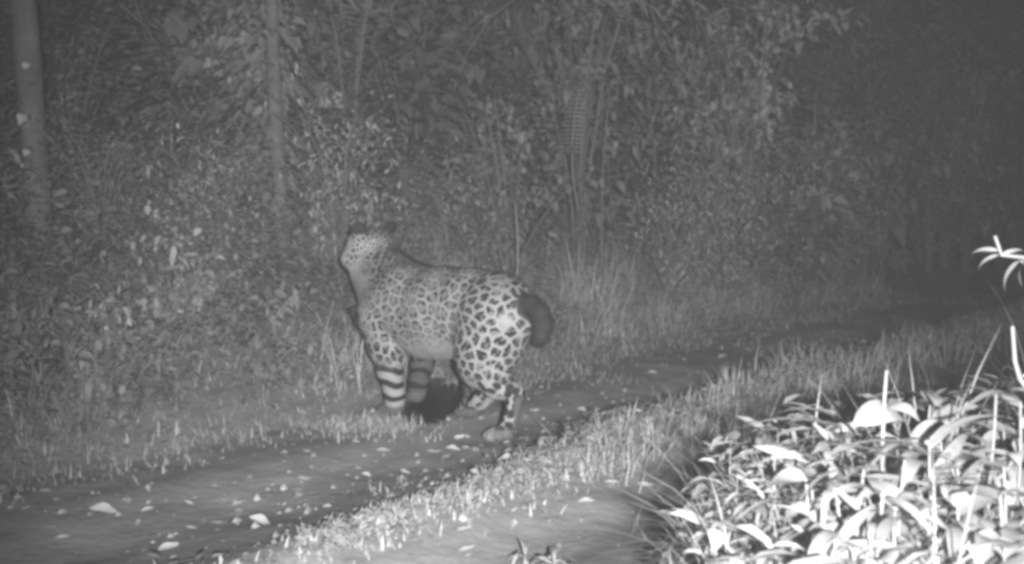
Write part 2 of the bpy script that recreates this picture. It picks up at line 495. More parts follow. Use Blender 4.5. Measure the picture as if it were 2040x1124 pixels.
GS = 'leafy bushes in the undergrowth on the bank'
protos = {
 'small': make_shrub('leafy_bush', 1, 1.3, 0.55, 11, 1300, (0.035, 0.075), 0.5, 0.3, '-', 'bush', GS),
 'broad': make_shrub('broadleaf_bush', 2, 1.2, 0.6, 9, 520, (0.08, 0.15), 0.55, 0.45, '-', 'bush', GS),
 'narrow': make_shrub('cane_bush', 3, 1.9, 0.8, 9, 620, (0.12, 0.24), 0.14, 0.55, '-', 'bush', GS, upright=0.9),
 'fine': make_shrub('feathery_bush', 4, 1.0, 0.6, 12, 1500, (0.03, 0.06), 0.3, 0.2, '-', 'bush', GS),
 'tall': make_shrub('tall_bush', 5, 2.6, 0.8, 12, 1700, (0.05, 0.11), 0.45, 0.35, '-', 'bush', GS, upright=0.7),
 'low': make_shrub('low_weed', 6, 0.42, 0.30, 9, 260, (0.03, 0.08), 0.4, 0.4, '-', 'plant', 'low leafy weeds on the grassy verge'),
}
used = set()
def place(kind, px, Y, sc, label, group=None, rz=None, sz=1.0, dz=0.0):
    x = (px - 1020) / FPX * Y
    z = float(ground_z(x, Y)) - 0.03 + dz
    rz = random.uniform(0, 6.28) if rz is None else rz
    s = (sc, sc, sc * sz)
    p = protos[kind]
    def shade(o):
        for ch in o.children:
            if ch.name.startswith('foliage'):
                ch.material_slots[0].link = 'OBJECT'
                ch.material_slots[0].material = M_leaf_light if kind == 'fine' and 650 < px < 1550 else random.choice([M_leaf_dark, M_leaf, M_leaf, M_leaf_light])
        return o
    if kind not in used:
        used.add(kind)
        p.location = (x, Y, z); p.rotation_euler = (0, 0, rz); p.scale = s; p['label'] = label
        if group: p['group'] = group
        return shade(p)
    return shade(copy_tree(p, (x, Y, z), rz, s, label, group))

named = [
 ('tall', 470, 7.6, 1.05, 'tall pale leafy bush climbing beside the vine-hung trunk left of centre'),
 ('tall', 560, 7.9, 1.15, 'tall leafy bush crowded against the right side of the vine-hung trunk'),
 ('broad', 420, 7.2, 1.2, 'broad-leaved bush at the foot of the vine-hung trunk'),
 ('broad', 820, 8.2, 1.5, 'broad-leaved bush above and behind the head of the jaguar'),
 ('tall', 1150, 8.6, 1.1, 'tall leafy bush just behind the ladder-like fern frond'),
 ('tall', 1480, 9.6, 1.2, 'tall leafy bush on the bank right of the slender bare pole'),
 ('small', 1010, 7.4, 1.1, 'small-leaved bush beside the thin stem behind the back of the jaguar'),
 ('narrow', 1400, 10.6, 1.3, 'narrow-leaved cane clump in the dark top of the bank'),
 ('broad', 1600, 11.0, 1.3, 'broad-leaved bush in the dark to the right, under the tufted sapling'),
 ('small', 150, 6.9, 0.9, 'small-leaved bush at the foot of the spotted pale trunk'),
]
for k, px, Y, s, lb in named: place(k, px, Y, s, lb)
GB = 'bushes of the dark thicket behind the jaguar'
lbl = {'small': 'small-leaved bush in the crowded thicket behind the jaguar', 'tall': 'tall leafy bush in the dark thicket',
       'broad': 'broad-leaved bush in the thicket behind the jaguar', 'fine': 'feathery fine-leaved bush low on the bank behind the jaguar',
       'narrow': 'narrow-leaved cane clump in the thicket behind the jaguar', 'low': 'low leafy weed on the grassy verge beside the far rut'}
def where(text, px, Y):
    zones = [(60, 'left of the spotted pale trunk'), (300, 'just right of the spotted pale trunk'), (500, 'left of the vine-hung trunk'), (680, 'between the vine-hung trunk and the jaguar'),
             (880, 'over the head of the jaguar'), (1090, 'over the back of the jaguar'), (1290, 'between the fern frond and the slender sapling'), (1620, 'right of the slender sapling'), (9999, 'at the far right of the dark bank')]
    z = next(t for lim, t in zones if px < lim)
    return text.replace(' behind the jaguar', '').replace(' beside the far rut', '') + ', ' + z
def many(kind, n, pxr, Yr, sr, mlim, sz=(0.85, 1.2)):
    c = 0
    while c < n:
        px = random.uniform(*pxr); Y = random.uniform(*Yr)
        x = (px - 1020) / FPX * Y
        if float(wob(np.array(x), np.array(Y))) > mlim: continue
        if abs(px - 55) < 130 and Y < 6.6 and kind != 'low': continue
        if kind not in ('fine', 'low') and 740 < px < 1400 and Y < 7.9: continue
        if kind == 'fine' and 740 < px < 1300 and Y < 7.0: continue
        if kind not in ('fine', 'low') and (105 < px < 430 or 880 < px < 1085) and Y < 9.6: continue
        place(kind, px, Y, random.uniform(*sr), where(lbl[kind], px, Y), 'low leafy weeds on the grassy verge' if kind == 'low' else GB + ', ' + kind, sz=random.uniform(*sz))
        c += 1
many('fine', 16, (-50, 1700), (5.6, 8.8), (0.6, 1.1), -4.9)
many('small', 16, (-50, 2000), (6.6, 10.5), (0.7, 1.3), -5.3)
many('broad', 9, (-50, 2000), (7.4, 11), (0.8, 1.3), -5.5)
many('narrow', 8, (100, 2000), (7.6, 11), (0.8, 1.2), -5.5)
many('tall', 16, (-60, 2080), (9.4, 13), (0.9, 1.4), -6.0)
def wall(n, pxr, Yr, sr):
    for i in range(n):
        px = pxr[0] + (pxr[1] - pxr[0]) * (i + random.random()) / n; Y = random.uniform(*Yr)
        place('tall', px, Y, random.uniform(*sr), 'tall leafy bush closing off the far bend of the track at the right', 'bushes round the far bend of the track')
wall(12, (1500, 2120), (13.0, 15.0), (1.1, 1.6))
wall(10, (1400, 2120), (16.0, 18.0), (1.5, 2.0))
many('fine', 12, (1300, 2060), (8.0, 11.0), (0.7, 1.2), -3.8)
many('small', 12, (1420, 2080), (9.0, 12.0), (0.7, 1.3), -3.9)
many('broad', 6, (1450, 2080), (9.6, 12.0), (0.8, 1.3), -4.0)
many('tall', 8, (1450, 2080), (10.5, 13.0), (0.8, 1.2), -4.1)
many('low', 26, (-30, 1500), (3.7, 7.0), (0.6, 1.2), -3.75)

# ------------------------------------------------------------------ trees and saplings
def make_tree(px, Y, r0, r1, lean, label, name, h=5.5, knots=(), crown_z=3.6, ncr=700, group=None, seed=0):
    rr = np.random.default_rng(seed)
    x = (px - 1020) / FPX * Y
    z0 = float(ground_z(x, Y)) - 0.08
    root = empty(name, (x, Y, z0), label, 'tree', group)
    mb = MB()
    n = 26
    t = np.linspace(0, 1, n)
    pts = np.stack([lean * t * h + 0.03 * np.sin(t * 9 + seed), 0.02 * np.sin(t * 7), t * h], 1)
    rad = (r0 * (1 - t) + r1 * t) * (1 + 0.05 * np.sin(t * 31 + seed)) + r0 * 0.5 * np.exp(-t * 25)
    tube(mb, pts, rad, 12, 0.55)
    obj('trunk', mb.mesh('trunk', True), M_bark, root)
    lb, lf = MB(), MB()
    tips = []
    for i in range(9):
        f = rr.uniform(crown_z / h, 1.0); b = np.array([np.interp(f, t, pts[:, 0]), 0, f * h])
        a = rr.uniform(0, 6.28); ln = rr.uniform(0.5, 1.2)
        e = b + np.array([math.cos(a) * ln, math.sin(a) * ln, ln * rr.uniform(0.2, 0.9)])
        tube(lb, np.stack([b, b * 0.5 + e * 0.5 + [0, 0, 0.08], e]), np.array([r1 * 0.7, r1 * 0.4, 0.006]), 6, 0.5)
        tips.append((b, e))
    obj('limb', lb.mesh('limb'), M_bark, root)
    q = rr.integers(0, len(tips), ncr)
    B = np.array([tips[i][0] for i in q]); E = np.array([tips[i][1] for i in q])
    f = rr.uniform(0.3, 1.1, ncr)[:, None]
    P = B * (1 - f) + E * f + rr.normal(0, 0.16, (ncr, 3))
    L = rr.uniform(0.07, 0.14, ncr)
    leaves(lf, P, rr.normal(0, 1, (ncr, 3)), L, L * 0.45, rr.uniform(0.1, 0.9, ncr), 0.4)
    obj('crown', lf.mesh('crown'), M_leaf, root, kind='stuff')
    for (kx, kz, kr) in knots:     # pale lichen plates stuck to the bark
        kb = MB()
        a = np.linspace(0, 2 * math.pi, 15)[:-1]
        rim = kr * (1 + 0.2 * np.sin(a * 3 + kz) + 0.12 * np.sin(a * 5))
        cx = np.interp(kz / h, t, pts[:, 0]); rd = np.interp(kz / h, t, rad)
        def wrap(u, v, off):
            th = (kx + u) / rd
            return [cx + (rd + off) * math.sin(th), -(rd + off) * math.cos(th), kz + v]
        V = [wrap(0, 0, 0.010)] + [wrap(ri * 0.8 * math.cos(q_), ri * 0.8 * math.sin(q_), 0.009) for ri, q_ in zip(rim, a)] + [wrap(ri * math.cos(q_), ri * math.sin(q_), -0.002) for ri, q_ in zip(rim, a)]
        k = len(a)
        kb.add(V, [[1 + i, 1 + (i + 1) % k, 1 + k + (i + 1) % k, 1 + k + i] for i in range(k)], [[0, 1 + i, 1 + (i + 1) % k] for i in range(k)], 0.55)
        obj('lichen_patch', kb.mesh('lichen_patch'), M_dry, root)
    return root

tr = make_tree(64, 6.0, 0.072, 0.060, -0.009, 'straight pale tree trunk with a round light lichen patch, far left', 'pale_tree',
               knots=((-0.012, 0.80, 0.045), (0.025, 1.08, 0.025), (0.0, 0.62, 0.028), (-0.025, 0.55, 0.018), (0.025, 0.48, 0.016)), seed=1, crown_z=3.2)
tv = make_tree(558, 6.7, 0.045, 0.045, 0.0, 'slim upright trunk hung with pale leafy vines', 'vine_tree', seed=2, crown_z=3.2)
# vines on it: a leafy sleeve
nv = 1500
zz = RNG.uniform(0.2, 3.6, nv); th = RNG.uniform(0, 6.28, nv)
side = 0.10 + 0.26 * vnoise(zz * 2.2, th * 0 + 3, 5)
P = np.stack([np.cos(th) * side * RNG.random(nv) ** 0.6 - 0.22 * RNG.random(nv) ** 2, np.sin(th) * side * RNG.random(nv) ** 0.6, zz], 1)
mb = MB(); L = RNG.uniform(0.04, 0.10, nv)
leaves(mb, P, np.stack([np.cos(th), np.sin(th), RNG.uniform(-0.8, 0.2, nv)], 1), L, L * 0.6, RNG.uniform(0.3, 1.0, nv), 0.5)
obj('vine_leaves', mb.mesh('vine_leaves'), M_leaf, tv, kind='stuff')
make_tree(1295, 9.4, 0.022, 0.016, 0.004, 'slender bare pole-like sapling rising behind the track bend', 'slender_sapling', h=1.75, crown_z=1.1, ncr=420, seed=3)
def thin_stem(px, py0, py1, Y, r, label, lean=0.0, tuft=0, group=None, name='thin_sapling'):
    a = at(px, py0, Y); b = at(px, py1, Y)
    z0 = min(float(ground_z(a.x, Y)), b.z) - 0.05
    root = empty(name, (a.x, Y, z0), label, 'sapling', group)
    mb = MB(); t = np.linspace(0, 1, 9); h = a.z - z0
    pts = np.stack([lean * t + 0.012 * np.sin(t * 6 + px), 0.01 * np.cos(t * 5), t * h], 1)
    tube(mb, pts, r * (1 - 0.5 * t), 6, 0.75)
    obj('stem', mb.mesh('stem'), M_stem, root)
    n = max(tuft, 8)
    lf = MB()
    th = RNG.uniform(0, 6.28, n)
    zz = h * (1 - RNG.random(n) * (0.06 if tuft else 0.35))
    P = np.stack([np.interp(zz / h, t, pts[:, 0]), 0 * zz, zz], 1)
    L = RNG.uniform(0.08, 0.18, n) if tuft else RNG.uniform(0.05, 0.09, n)
    leaves(lf, P, np.stack([np.cos(th), np.sin(th), RNG.uniform(0.0, 0.6, n)], 1), L, L * 0.28, RNG.uniform(0.4, 1, n), 0.5)
    obj('foliage', lf.mesh('foliage'), M_leaf, root, kind='stuff')
    return root
thin_stem(1028, 405, 580, 6.6, 0.009, 'thin pale stem rising straight behind the back of the jaguar')
thin_stem(731, 372, 470, 6.3, 0.007, 'short thin stem just above the head of the jaguar')
thin_stem(1626, 205, 400, 10.4, 0.016, 'sapling with a drooping leaf tuft on top, in the dark on the right', tuft=26)
thin_stem(795, -40, 160, 8.8, 0.010, 'thin straight stem among the cane leaves at the top')
thin_stem(1195, 180, 330, 8.2, 0.006, 'thin leaning stem just right of the ladder-like fern frond', lean=0.06)
thin_stem(556, 380, 500, 6.8, 0.010, 'short pale stub at the foot of the vine-hung trunk')

# ladder-like fern frond, each pinna its own part
def make_fern(px, py_top, py_bot, Y, label, npin=15, wid=0.125):
    a = at(px, py_top, Y); b = at(px, py_bot, Y)
    root = empty('fern', (b.x, Y, b.z), label, 'fern')
    h = a.z - b.z
    mb = MB(); t = np.linspace(-0.9, 1, 14)
    def rach(t): return np.stack([0.04 * t ** 2, -0.10 * t ** 2 + 0.1 * np.minimum(t, 0), h * t], -1)
    tube(mb, rach(t), 0.006 * (1.2 - 0.5 * np.clip(t, 0, 1)), 5, 0.5)
    obj('frond_stalk', mb.mesh('frond_stalk'), M_stem, root)
    for s in (-1, 1):
        pm = MB()
        leaves(pm, np.zeros((1, 3)), np.array([[s, 0.0, 0.05]]), np.array([1.0]), np.array([0.17]), np.array([0.95]), 0.12, up=np.array([[0.0, -1.2, 0.6]]))
        me = pm.mesh('pinna')
        for i in range(npin):
            u = i / (npin - 1)
            o = obj('pinna', me, M_leaf_dark, root)
            o.location = rach(np.array(0.02 + 0.96 * u))
            l = wid * (0.55 + 0.9 * u - 1.05 * u ** 2)
            o.scale = (l, l, l * 1.2)
    return root
make_fern(1140, 180, 305, 7.7, 'fern with a ladder-like upright frond, right of centre in the thicket')

# cane with long drooping leaves at the top: every leaf its own part
def make_cane(px, pyb, Y, label, ns=5, h=3.0, seed=0, nl=16):
    r = np.random.default_rng(seed)
    x = (px - 1020) / FPX * Y; z0 = float(ground_z(x, Y)) - 0.05
    root = empty('cane_plant', (x, Y, z0), label, 'cane')
    lm = MB()
    leaves(lm, np.zeros((1, 3)), np.array([[1.0, 0, 0.1]]), np.array([1.0]), np.array([0.13]), np.array([0.8]), 0.35)
    lme = lm.mesh('leaf')
    for i in range(ns):
        mb = MB(); t = np.linspace(0, 1, 10)
        a = r.uniform(0, 6.28); sp = r.uniform(0.2, 0.6); hh = h * r.uniform(0.8, 1.1)
        pts = np.stack([math.cos(a) * sp * t ** 2, math.sin(a) * sp * t ** 2 * 0.6, hh * (t - 0.12 * t ** 3)], 1)
        tube(mb, pts, 0.011 * (1 - 0.7 * t) + 0.002, 6, 0.7)
        obj('stem', mb.mesh('stem'), M_twig, root)
        for k in range(nl):
            f = r.uniform(0.55, 1.0)
            o = obj('leaf', lme, M_leaf, root)
            o.location = [np.interp(f, t, pts[:, c]) for c in range(3)]
            L = r.uniform(0.16, 0.32)
            o.scale = (L, L, L)
            o.rotation_euler = (r.uniform(-0.4, 0.4), r.uniform(-0.7, 0.5), r.uniform(0, 6.28))
    return root
make_cane(700, 0, 7.9, 'cane plant with long drooping leaves at the top of the thicket', seed=3, h=2.55)
make_cane(640, 0, 8.2, 'leaning cane plant crowded between the vine-hung trunk and the drooping cane', seed=5, ns=3, h=2.5)
make_cane(330, 0, 8.0, 'sparse cane plant reaching into the dark gap right of the pale trunk', seed=8, ns=3, h=1.75, nl=9)

# ------------------------------------------------------------------ fallen leaves on the track, one object each
spots = [(53,1017),(206,1029,1.7),(253,1002),(294,1024),(376,1008),(472,1009),(517,1047,1.4),(434,1049,1.1),(381,1059),(605,960,1.2),(595,984,1.2),
 (730,953),(743,864,1.1),(612,906),(708,886),(763,906,1.2),(497,960),(336,1097,1.2),(125,1077),(1068,824,1.3),(1122,826),(1160,824,1.1),(1111,794),
 (987,832),(915,879,1.2),(862,907,1.5),(902,900,1.2),(943,900,1.1),(807,945),(840,994),(930,1107,1.1),(1168,1013,1.1),(926,1064,1.2),
 (1134,1034),(1285,979,1.2),(1319,975),(1326,1007,1.3),(1319,1028),(1352,1011),(1220,973,1.3),(1368,953),(1440,715,1.4),(1490,700,1.2),(1300,745,1.2),(1180,770)]
def curled_leaf(seed):
    r = np.random.default_rng(seed); mb = MB()
    ts = np.linspace(0, 1, 6)
    V, Qd = [], []
    cu, cw = r.uniform(0.2, 0.6), r.uniform(0.2, 0.9)
    for i, t in enumerate(ts):
        w = 0.27 * math.sin(math.pi * min(0.97, t * 0.93 + 0.05)) ** 0.8
        for s in (-1, -0.5, 0, 0.5, 1):
            V.append((t - 0.5, s * w + 0.04 * math.sin(5 * t), cu * (t - 0.5) ** 2 * 1.2 + cw * (s * w) ** 2 * 4 + 0.02))
    for i in range(5):
        for j in range(4):
            k = i * 5 + j
            Qd.append([k, k + 1, k + 6, k + 5])
    mb.add(V, Qd, None, 0.22 + 0.10 * seed)
    return mb.mesh('fallen_leaf', True)
lm = [curled_leaf(i) for i in range(5)]
for i, s in enumerate(spots):
    p = on_ground(s[0], s[1])
    k = s[2] if len(s) > 2 else 0.8
    o = obj('fallen_leaf', lm[i % 5], M_dry)
    o.location = (p.x, p.y, float(ground_z(p.x, p.y)) + 0.004)
    L = 0.050 * k
    o.scale = (L, L, L)
    o.rotation_euler = (random.uniform(-0.2, 0.4), random.uniform(-0.3, 0.3), random.uniform(-0.6, 0.9))
    tag(o, 'pale curled dead leaf lying on the bare soil of the track', 'leaf', 'dead leaves scattered on the track')

# ------------------------------------------------------------------ the near bank: weeds with a part for every leaf
def leaf_mesh(name, wide, droop, fold=0.25, tint=0.7, n=6, shape=0.75):
    mb = MB(); V, Qd = [], []
    for i in range(n + 1):
        t = i / n
        w = 0.5 * wide * max(0.03, math.sin(math.pi * min(1, t ** shape * 0.97 + 0.03))) ** 0.85
        z = 0.12 * math.sin(t * 2) - droop * t * t
        xx = t * (1 - 0.25 * droop * t)
        for s in (-1, 0, 1):
            V.append((xx, s * w, z + fold * abs(s) * w - (0.02 * math.sin(7 * t) * abs(s) * wide)))
    for i in range(n):
        for j in range(2):
            k = i * 3 + j
            Qd.append([k, k + 1, k + 4, k + 3])
    mb.add(V, Qd, None, tint)
    return mb.mesh(name, True)
LB = [leaf_mesh('leaf', 0.62, d, 0.2, t) for d, t in ((0.25, 0.75), (0.5, 0.6), (0.8, 0.85))]
LN = [leaf_mesh('leaf', 0.13, d, 0.15, t, 7, 0.6) for d, t in ((0.15, 0.6), (0.4, 0.75), (0.75, 0.5))]

def arch_mesh(wide, tint):
    mb = MB(); V, Qd = [], []
    for i in range(9):
        t = i / 8
        w = 0.5 * wide * max(0.03, math.sin(math.pi * min(1, t ** 0.85 * 0.97 + 0.02))) ** 0.8
        for sgn in (-1, -0.5, 0, 0.5, 1):
            V.append((t, sgn * w, 0.30 * math.sin(math.pi * t) ** 0.9 - 0.10 * t - 0.5 * (sgn * w) ** 2 + 0.03 * abs(sgn) * w + 0.012 * math.sin(9 * t + 3 * sgn)))
    for i in range(8):
        for j in range(4):
            k = i * 5 + j
            Qd.append([k, k + 1, k + 6, k + 5])
    mb.add(V, Qd, None, tint)
    return mb.mesh('leaf', True)
LA = [arch_mesh(0.55, 0.5), arch_mesh(0.62, 0.35), arch_mesh(0.42, 0.4)]
def near_plant(name, cat, px, py_top, Y, label, leafset, nl, Lr, seed, spread=0.08, group=None, fr=(0.5, 1.0), stems=1, hang=0.0, side=None):
    r = np.random.default_rng(seed)
    top = at(px, py_top, Y)
    gz = float(ground_z(top.x, Y)) - 0.03
    h = max(top.z - gz, 0.08)
    root = empty(name, (top.x, Y, gz), label, cat, group)
    for s_ in range(stems):
        mb = MB(); t = np.linspace(0, 1, 8)
        az = r.uniform(0, 6.28); sp = spread * r.uniform(0.2, 1) * (0 if s_ == 0 else 1)
        hh = h * (1 if s_ == 0 else r.uniform(0.6, 0.95))
        pts = np.stack([math.cos(az) * sp * t ** 1.4 + 0.006 * np.sin(5 * t + seed), math.sin(az) * sp * t ** 1.4, hh * t], 1)
        pts[:, 0] += (0.02 + 0.05 * r.random()) * (s_ > 0) * np.sin(t * 3 + seed)
        tube(mb, pts, (0.0050 if name == 'tall_weed' else 0.0026) * (1 - 0.7 * t) + 0.0012, 6, 0.7)
        obj('stem', mb.mesh('stem', True), M_pale, root)
        for k in range(nl):
            f = r.uniform(*fr) if k or name == 'tall_weed' else 0.995
            o = obj('leaf', leafset[r.integers(0, len(leafset))], M_pale, root)
            o.location = [np.interp(f, t, pts[:, c]) for c in range(3)]
            L = r.uniform(*Lr)
            o.scale = (L, L, L)
            a = r.uniform(0, 6.28) if side is None else side + r.normal(0, 0.7)
            o.rotation_euler = (r.uniform(-0.4, 0.4), r.uniform(-0.55, 0.25) + hang, a)
    return root

def single_leaf(root, meshes, k, p, L, rot):
    o = obj('leaf', meshes[k], M_pale, root)
    o.location = Vector(p) - root.location
    o.scale = (L, L, L); o.rotation_euler = rot
    return o

# the tall pale stalk with broad leaves that stands up over the bank
pl = near_plant('tall_weed', 'plant', 1768, 738, 2.05, 'tall weed with a bare pale stalk standing over the near bank', LB, 3, (0.06, 0.09), 1, fr=(0.25, 0.6))
single_leaf(pl, LA, 0, at(1700, 846, 2.05), 0.115, (0.55, -0.08, 0.25))
single_leaf(pl, LA, 2, at(1770, 812, 2.04), 0.06, (0.6, 0.3, -0.4))
single_leaf(pl, LA, 2, at(1810, 880, 2.10), 0.10, (0.8, -0.25, 0.15))
pl = near_plant('broadleaf_weed', 'plant', 1850, 800, 2.25, 'broad-leaved weed with a big arched leaf right of the bare pale stalk', LB, 5, (0.07, 0.11), 2, fr=(0.4, 0.95), stems=2)
single_leaf(pl, LA, 1, at(1855, 835, 2.24), 0.09, (0.75, 0.1, 0.1))
single_leaf(pl, LA, 2, at(1850, 955, 2.1), 0.12, (0.8, -0.2, 0.2))
near_plant('hooked_weed', 'plant', 1978, 785, 1.95, 'weed with an upright stalk hooked over at the tip, near the right edge', LN, 4, (0.08, 0.14), 3, fr=(0.5, 0.98), stems=2)
near_plant('broadleaf_weed', 'plant', 2030, 800, 1.9, 'broad-leaved weed half cut off by the right edge of the photo', LB, 6, (0.07, 0.12), 4, stems=2)
near_plant('bladed_weed', 'plant', 1690, 850, 2.35, 'weed with long narrow leaves spreading left over the rut', LN, 11, (0.16, 0.26), 5, side=3.1, stems=2, fr=(0.6, 1.0))
near_plant('bladed_weed', 'plant', 1640, 925, 2.2, 'lower weed with long narrow leaves layered under the spreading one', LN, 12, (0.14, 0.24), 6, side=3.3, stems=3, fr=(0.5, 1.0))
near_plant('upright_weed', 'plant', 1700, 800, 2.5, 'short upright bare shoot left of the tall pale stalk', LN, 2, (0.08, 0.12), 7, fr=(0.2, 0.6))
near_plant('broadleaf_weed', 'plant', 1560, 965, 2.35, 'broad-leaved weed at the left slope of the near bank', LB, 7, (0.05, 0.09), 8, stems=3, spread=0.12)
near_plant('small_weed', 'plant', 1440, 1035, 2.45, 'small weed with an upright bright leaf at the tip of the near bank', LB, 5, (0.05, 0.08), 9, stems=3, spread=0.1)
pl = near_plant('small_weed', 'plant', 1385, 1050, 2.35, 'small overexposed white-leaved weed at the left end of the near bank', LB, 4, (0.05, 0.08), 10, stems=2, spread=0.06)
single_leaf(pl, LB, 0, at(1355, 1062, 2.3), 0.07, (1.0, -0.35, 0.3))
near_plant('pointed_weed', 'plant', 1995, 985, 1.7, 'weed with a long upright pointed leaf at the lower right', LB, 5, (0.06, 0.11), 11, stems=2)
near_plant('pointed_weed', 'plant', 1915, 1010, 1.75, 'weed with a broad pale leaf low in front at the lower right', LB, 6, (0.06, 0.10), 12, stems=3, spread=0.12)
near_plant('broadleaf_weed', 'plant', 1790, 1000, 1.75, 'broad-leaved weed in front of the tall pale stalk', LB, 6, (0.06, 0.10), 13, stems=3, spread=0.14)
near_plant('bladed_weed', 'plant', 1720, 935, 1.85, 'narrow-leaved weed with a thin pale stalk in front of the bank', LN, 7, (0.10, 0.18), 14, stems=2)
near_plant('broadleaf_weed', 'plant', 1620, 1050, 1.85, 'broad-leaved weed with a bright triangular leaf low on the near bank', LB, 7, (0.05, 0.09), 15, stems=3, spread=0.12)
near_plant('small_weed', 'plant', 1510, 1060, 2.05, 'low small-leaved weed at the bottom of the near bank', LB, 7, (0.04, 0.07), 16, stems=3, spread=0.12)
near_plant('bladed_weed', 'plant', 2000, 930, 1.75, 'weed with a thick pale stalk and narrow leaves at the right edge', LN, 6, (0.10, 0.16), 17, stems=2)
near_plant('bladed_weed', 'plant', 1880, 880, 2.0, 'narrow-leaved weed leaning among the broad leaves on the right', LN, 9, (0.12, 0.2), 18, stems=3, spread=0.15)
near_plant('small_weed', 'plant', 1110, 1095, 2.75, 'small bright weed poking up at the bottom middle', LN, 7, (0.05, 0.09), 19, stems=3, spread=0.1, fr=(0.3, 1))
near_plant('small_weed', 'plant', 1050, 1090, 2.85, 'small bright weed lying flat at the bottom middle, left of the upright one', LN, 7, (0.05, 0.09), 20, stems=2, spread=0.1, fr=(0.3, 1))
GN = 'tangled weeds filling the near bank'
for i in range(44):
    px = random.uniform(1470, 2060); Y = random.uniform(1.7, 2.8)
    edge = np.interp(px, [1280, 1500, 1650, 1750, 2040], [1110, 985, 880, 850, 830])
    x = (px - 1020) / FPX * Y
    if float(wob(np.array(x), np.array(Y))) < -1.42: continue
    near_plant('tangled_weed', 'plant', px, edge + random.uniform(25, 160), Y, ('broad-leaved' if i % 3 == 0 else 'narrow-leaved') + ' tangled weed ' + ('on the left slope of the near bank' if px < 1560 else 'left of the tall bare stalk' if px < 1750 else 'right of the tall bare stalk' if px < 1920 else 'at the right edge of the near bank') + (', in front' if Y < 2.15 else ', behind'), LB if i % 3 == 0 else LN, 7, (0.04, 0.08) if i % 3 == 0 else (0.10, 0.22), 100 + i, stems=3, spread=0.14, group=GN)

db = [at(790, 770, 5.45), at(765, 720, 5.42), at(738, 680, 5.40), at(715, 640, 5.38), at(703, 612, 5.36)]
root = empty('dark_streak', db[0], 'dark streak leaning out of the grass in front of the chest of the jaguar', 'branch')
bm_ = MB(); tube(bm_, np.array([list(p - db[0]) for p in db]), np.array([0.012, 0.014, 0.018, 0.028, 0.024]), 8, 0.3)  # tapered near-black tube added as a dark streak before the chest
obj('limb', bm_.mesh('limb', True), mat('dark_streak_tone', 0.02, 0.05, 0.9, bump=0.5), root)

# twigs hanging in from the right edge
def twig(name, label, pts, r, lv):
    root = empty(name, pts[0], label, 'twig')
    mb = MB()
    P = np.array([list(Vector(p) - Vector(pts[0])) for p in pts])
    tube(mb, P, np.linspace(r, r * 0.6, len(P)), 6, 0.7)
    obj('stalk', mb.mesh('stalk', True), M_pale, root)
    for (p, tip, w) in lv:
        d = Vector(tip) - Vector(p)
        o = obj('leaf', LN[1], M_pale, root)
        o.location = Vector(p) - Vector(pts[0])
        L = d.length
        o.scale = (L, L * w, L)
        o.rotation_euler = (0.9, -math.asin(max(-1, min(1, d.z / L))) - 0.2, math.atan2(d.y, d.x))
    return root
Yt = 2.3
base = at(2110, 620, Yt)
twig('leafy_twig', 'twig with narrow pale leaves reaching in at the right edge', [Vector((base.x, Yt, float(ground_z(base.x, Yt)))), at(2100, 560, Yt), at(2060, 515, Yt), at(1995, 508, Yt), at(1982, 470, Yt)], 0.006,
     [(at(1990, 500, Yt), at(1922, 508, Yt), 1.2), (at(1990, 508, Yt), at(1938, 542, Yt), 1.3), (at(2030, 520, Yt), at(1992, 588, Yt), 1.5), (at(2060, 515, Yt), at(2010, 575, Yt - .05), 1.2), (at(2030, 520, Yt), at(2090, 560, Yt), 1.2), (at(1995, 508, Yt), at(2050, 500, Yt), 1.2)])
b2 = at(2075, 1000, 2.1)
twig('bare_twig', 'bare pale bent twig under the leafy one at the right edge', [Vector((b2.x, 2.1, float(ground_z(b2.x, 2.1)))), at(2065, 800, 2.1), at(2032, 755, 2.1), at(2022, 720, 2.1), at(2017, 650, 2.1)], 0.006, [(at(2035, 752, 2.1), at(2075, 740, 2.1), 1.0)])

# ------------------------------------------------------------------ the jaguar: one continuous body from a smooth implicit surface
CA, SA = math.cos(math.radians(42)), math.sin(math.radians(42))                   # heading: away from the lens and to the left
JX, JY = -0.03 + SA * -0.08 + CA * 0.10, 4.33 - CA * -0.08 + SA * 0.10
def w2l(X, Y, Z):
    dx, dy = X - JX, Y - JY
    return (-SA * dx + CA * dy, -CA * dx - SA * dy, Z)

RES = 0.0068
lo = np.array([-0.36, -0.30, -0.02]); hi = np.array([1.25, 0.36, 0.93])
dims = np.ceil((hi - lo) / RES).astype(int)
ax = [lo[i] + RES * np.arange(dims[i]) for i in range(3)]
field = np.full(dims, 10.0, np.float32)

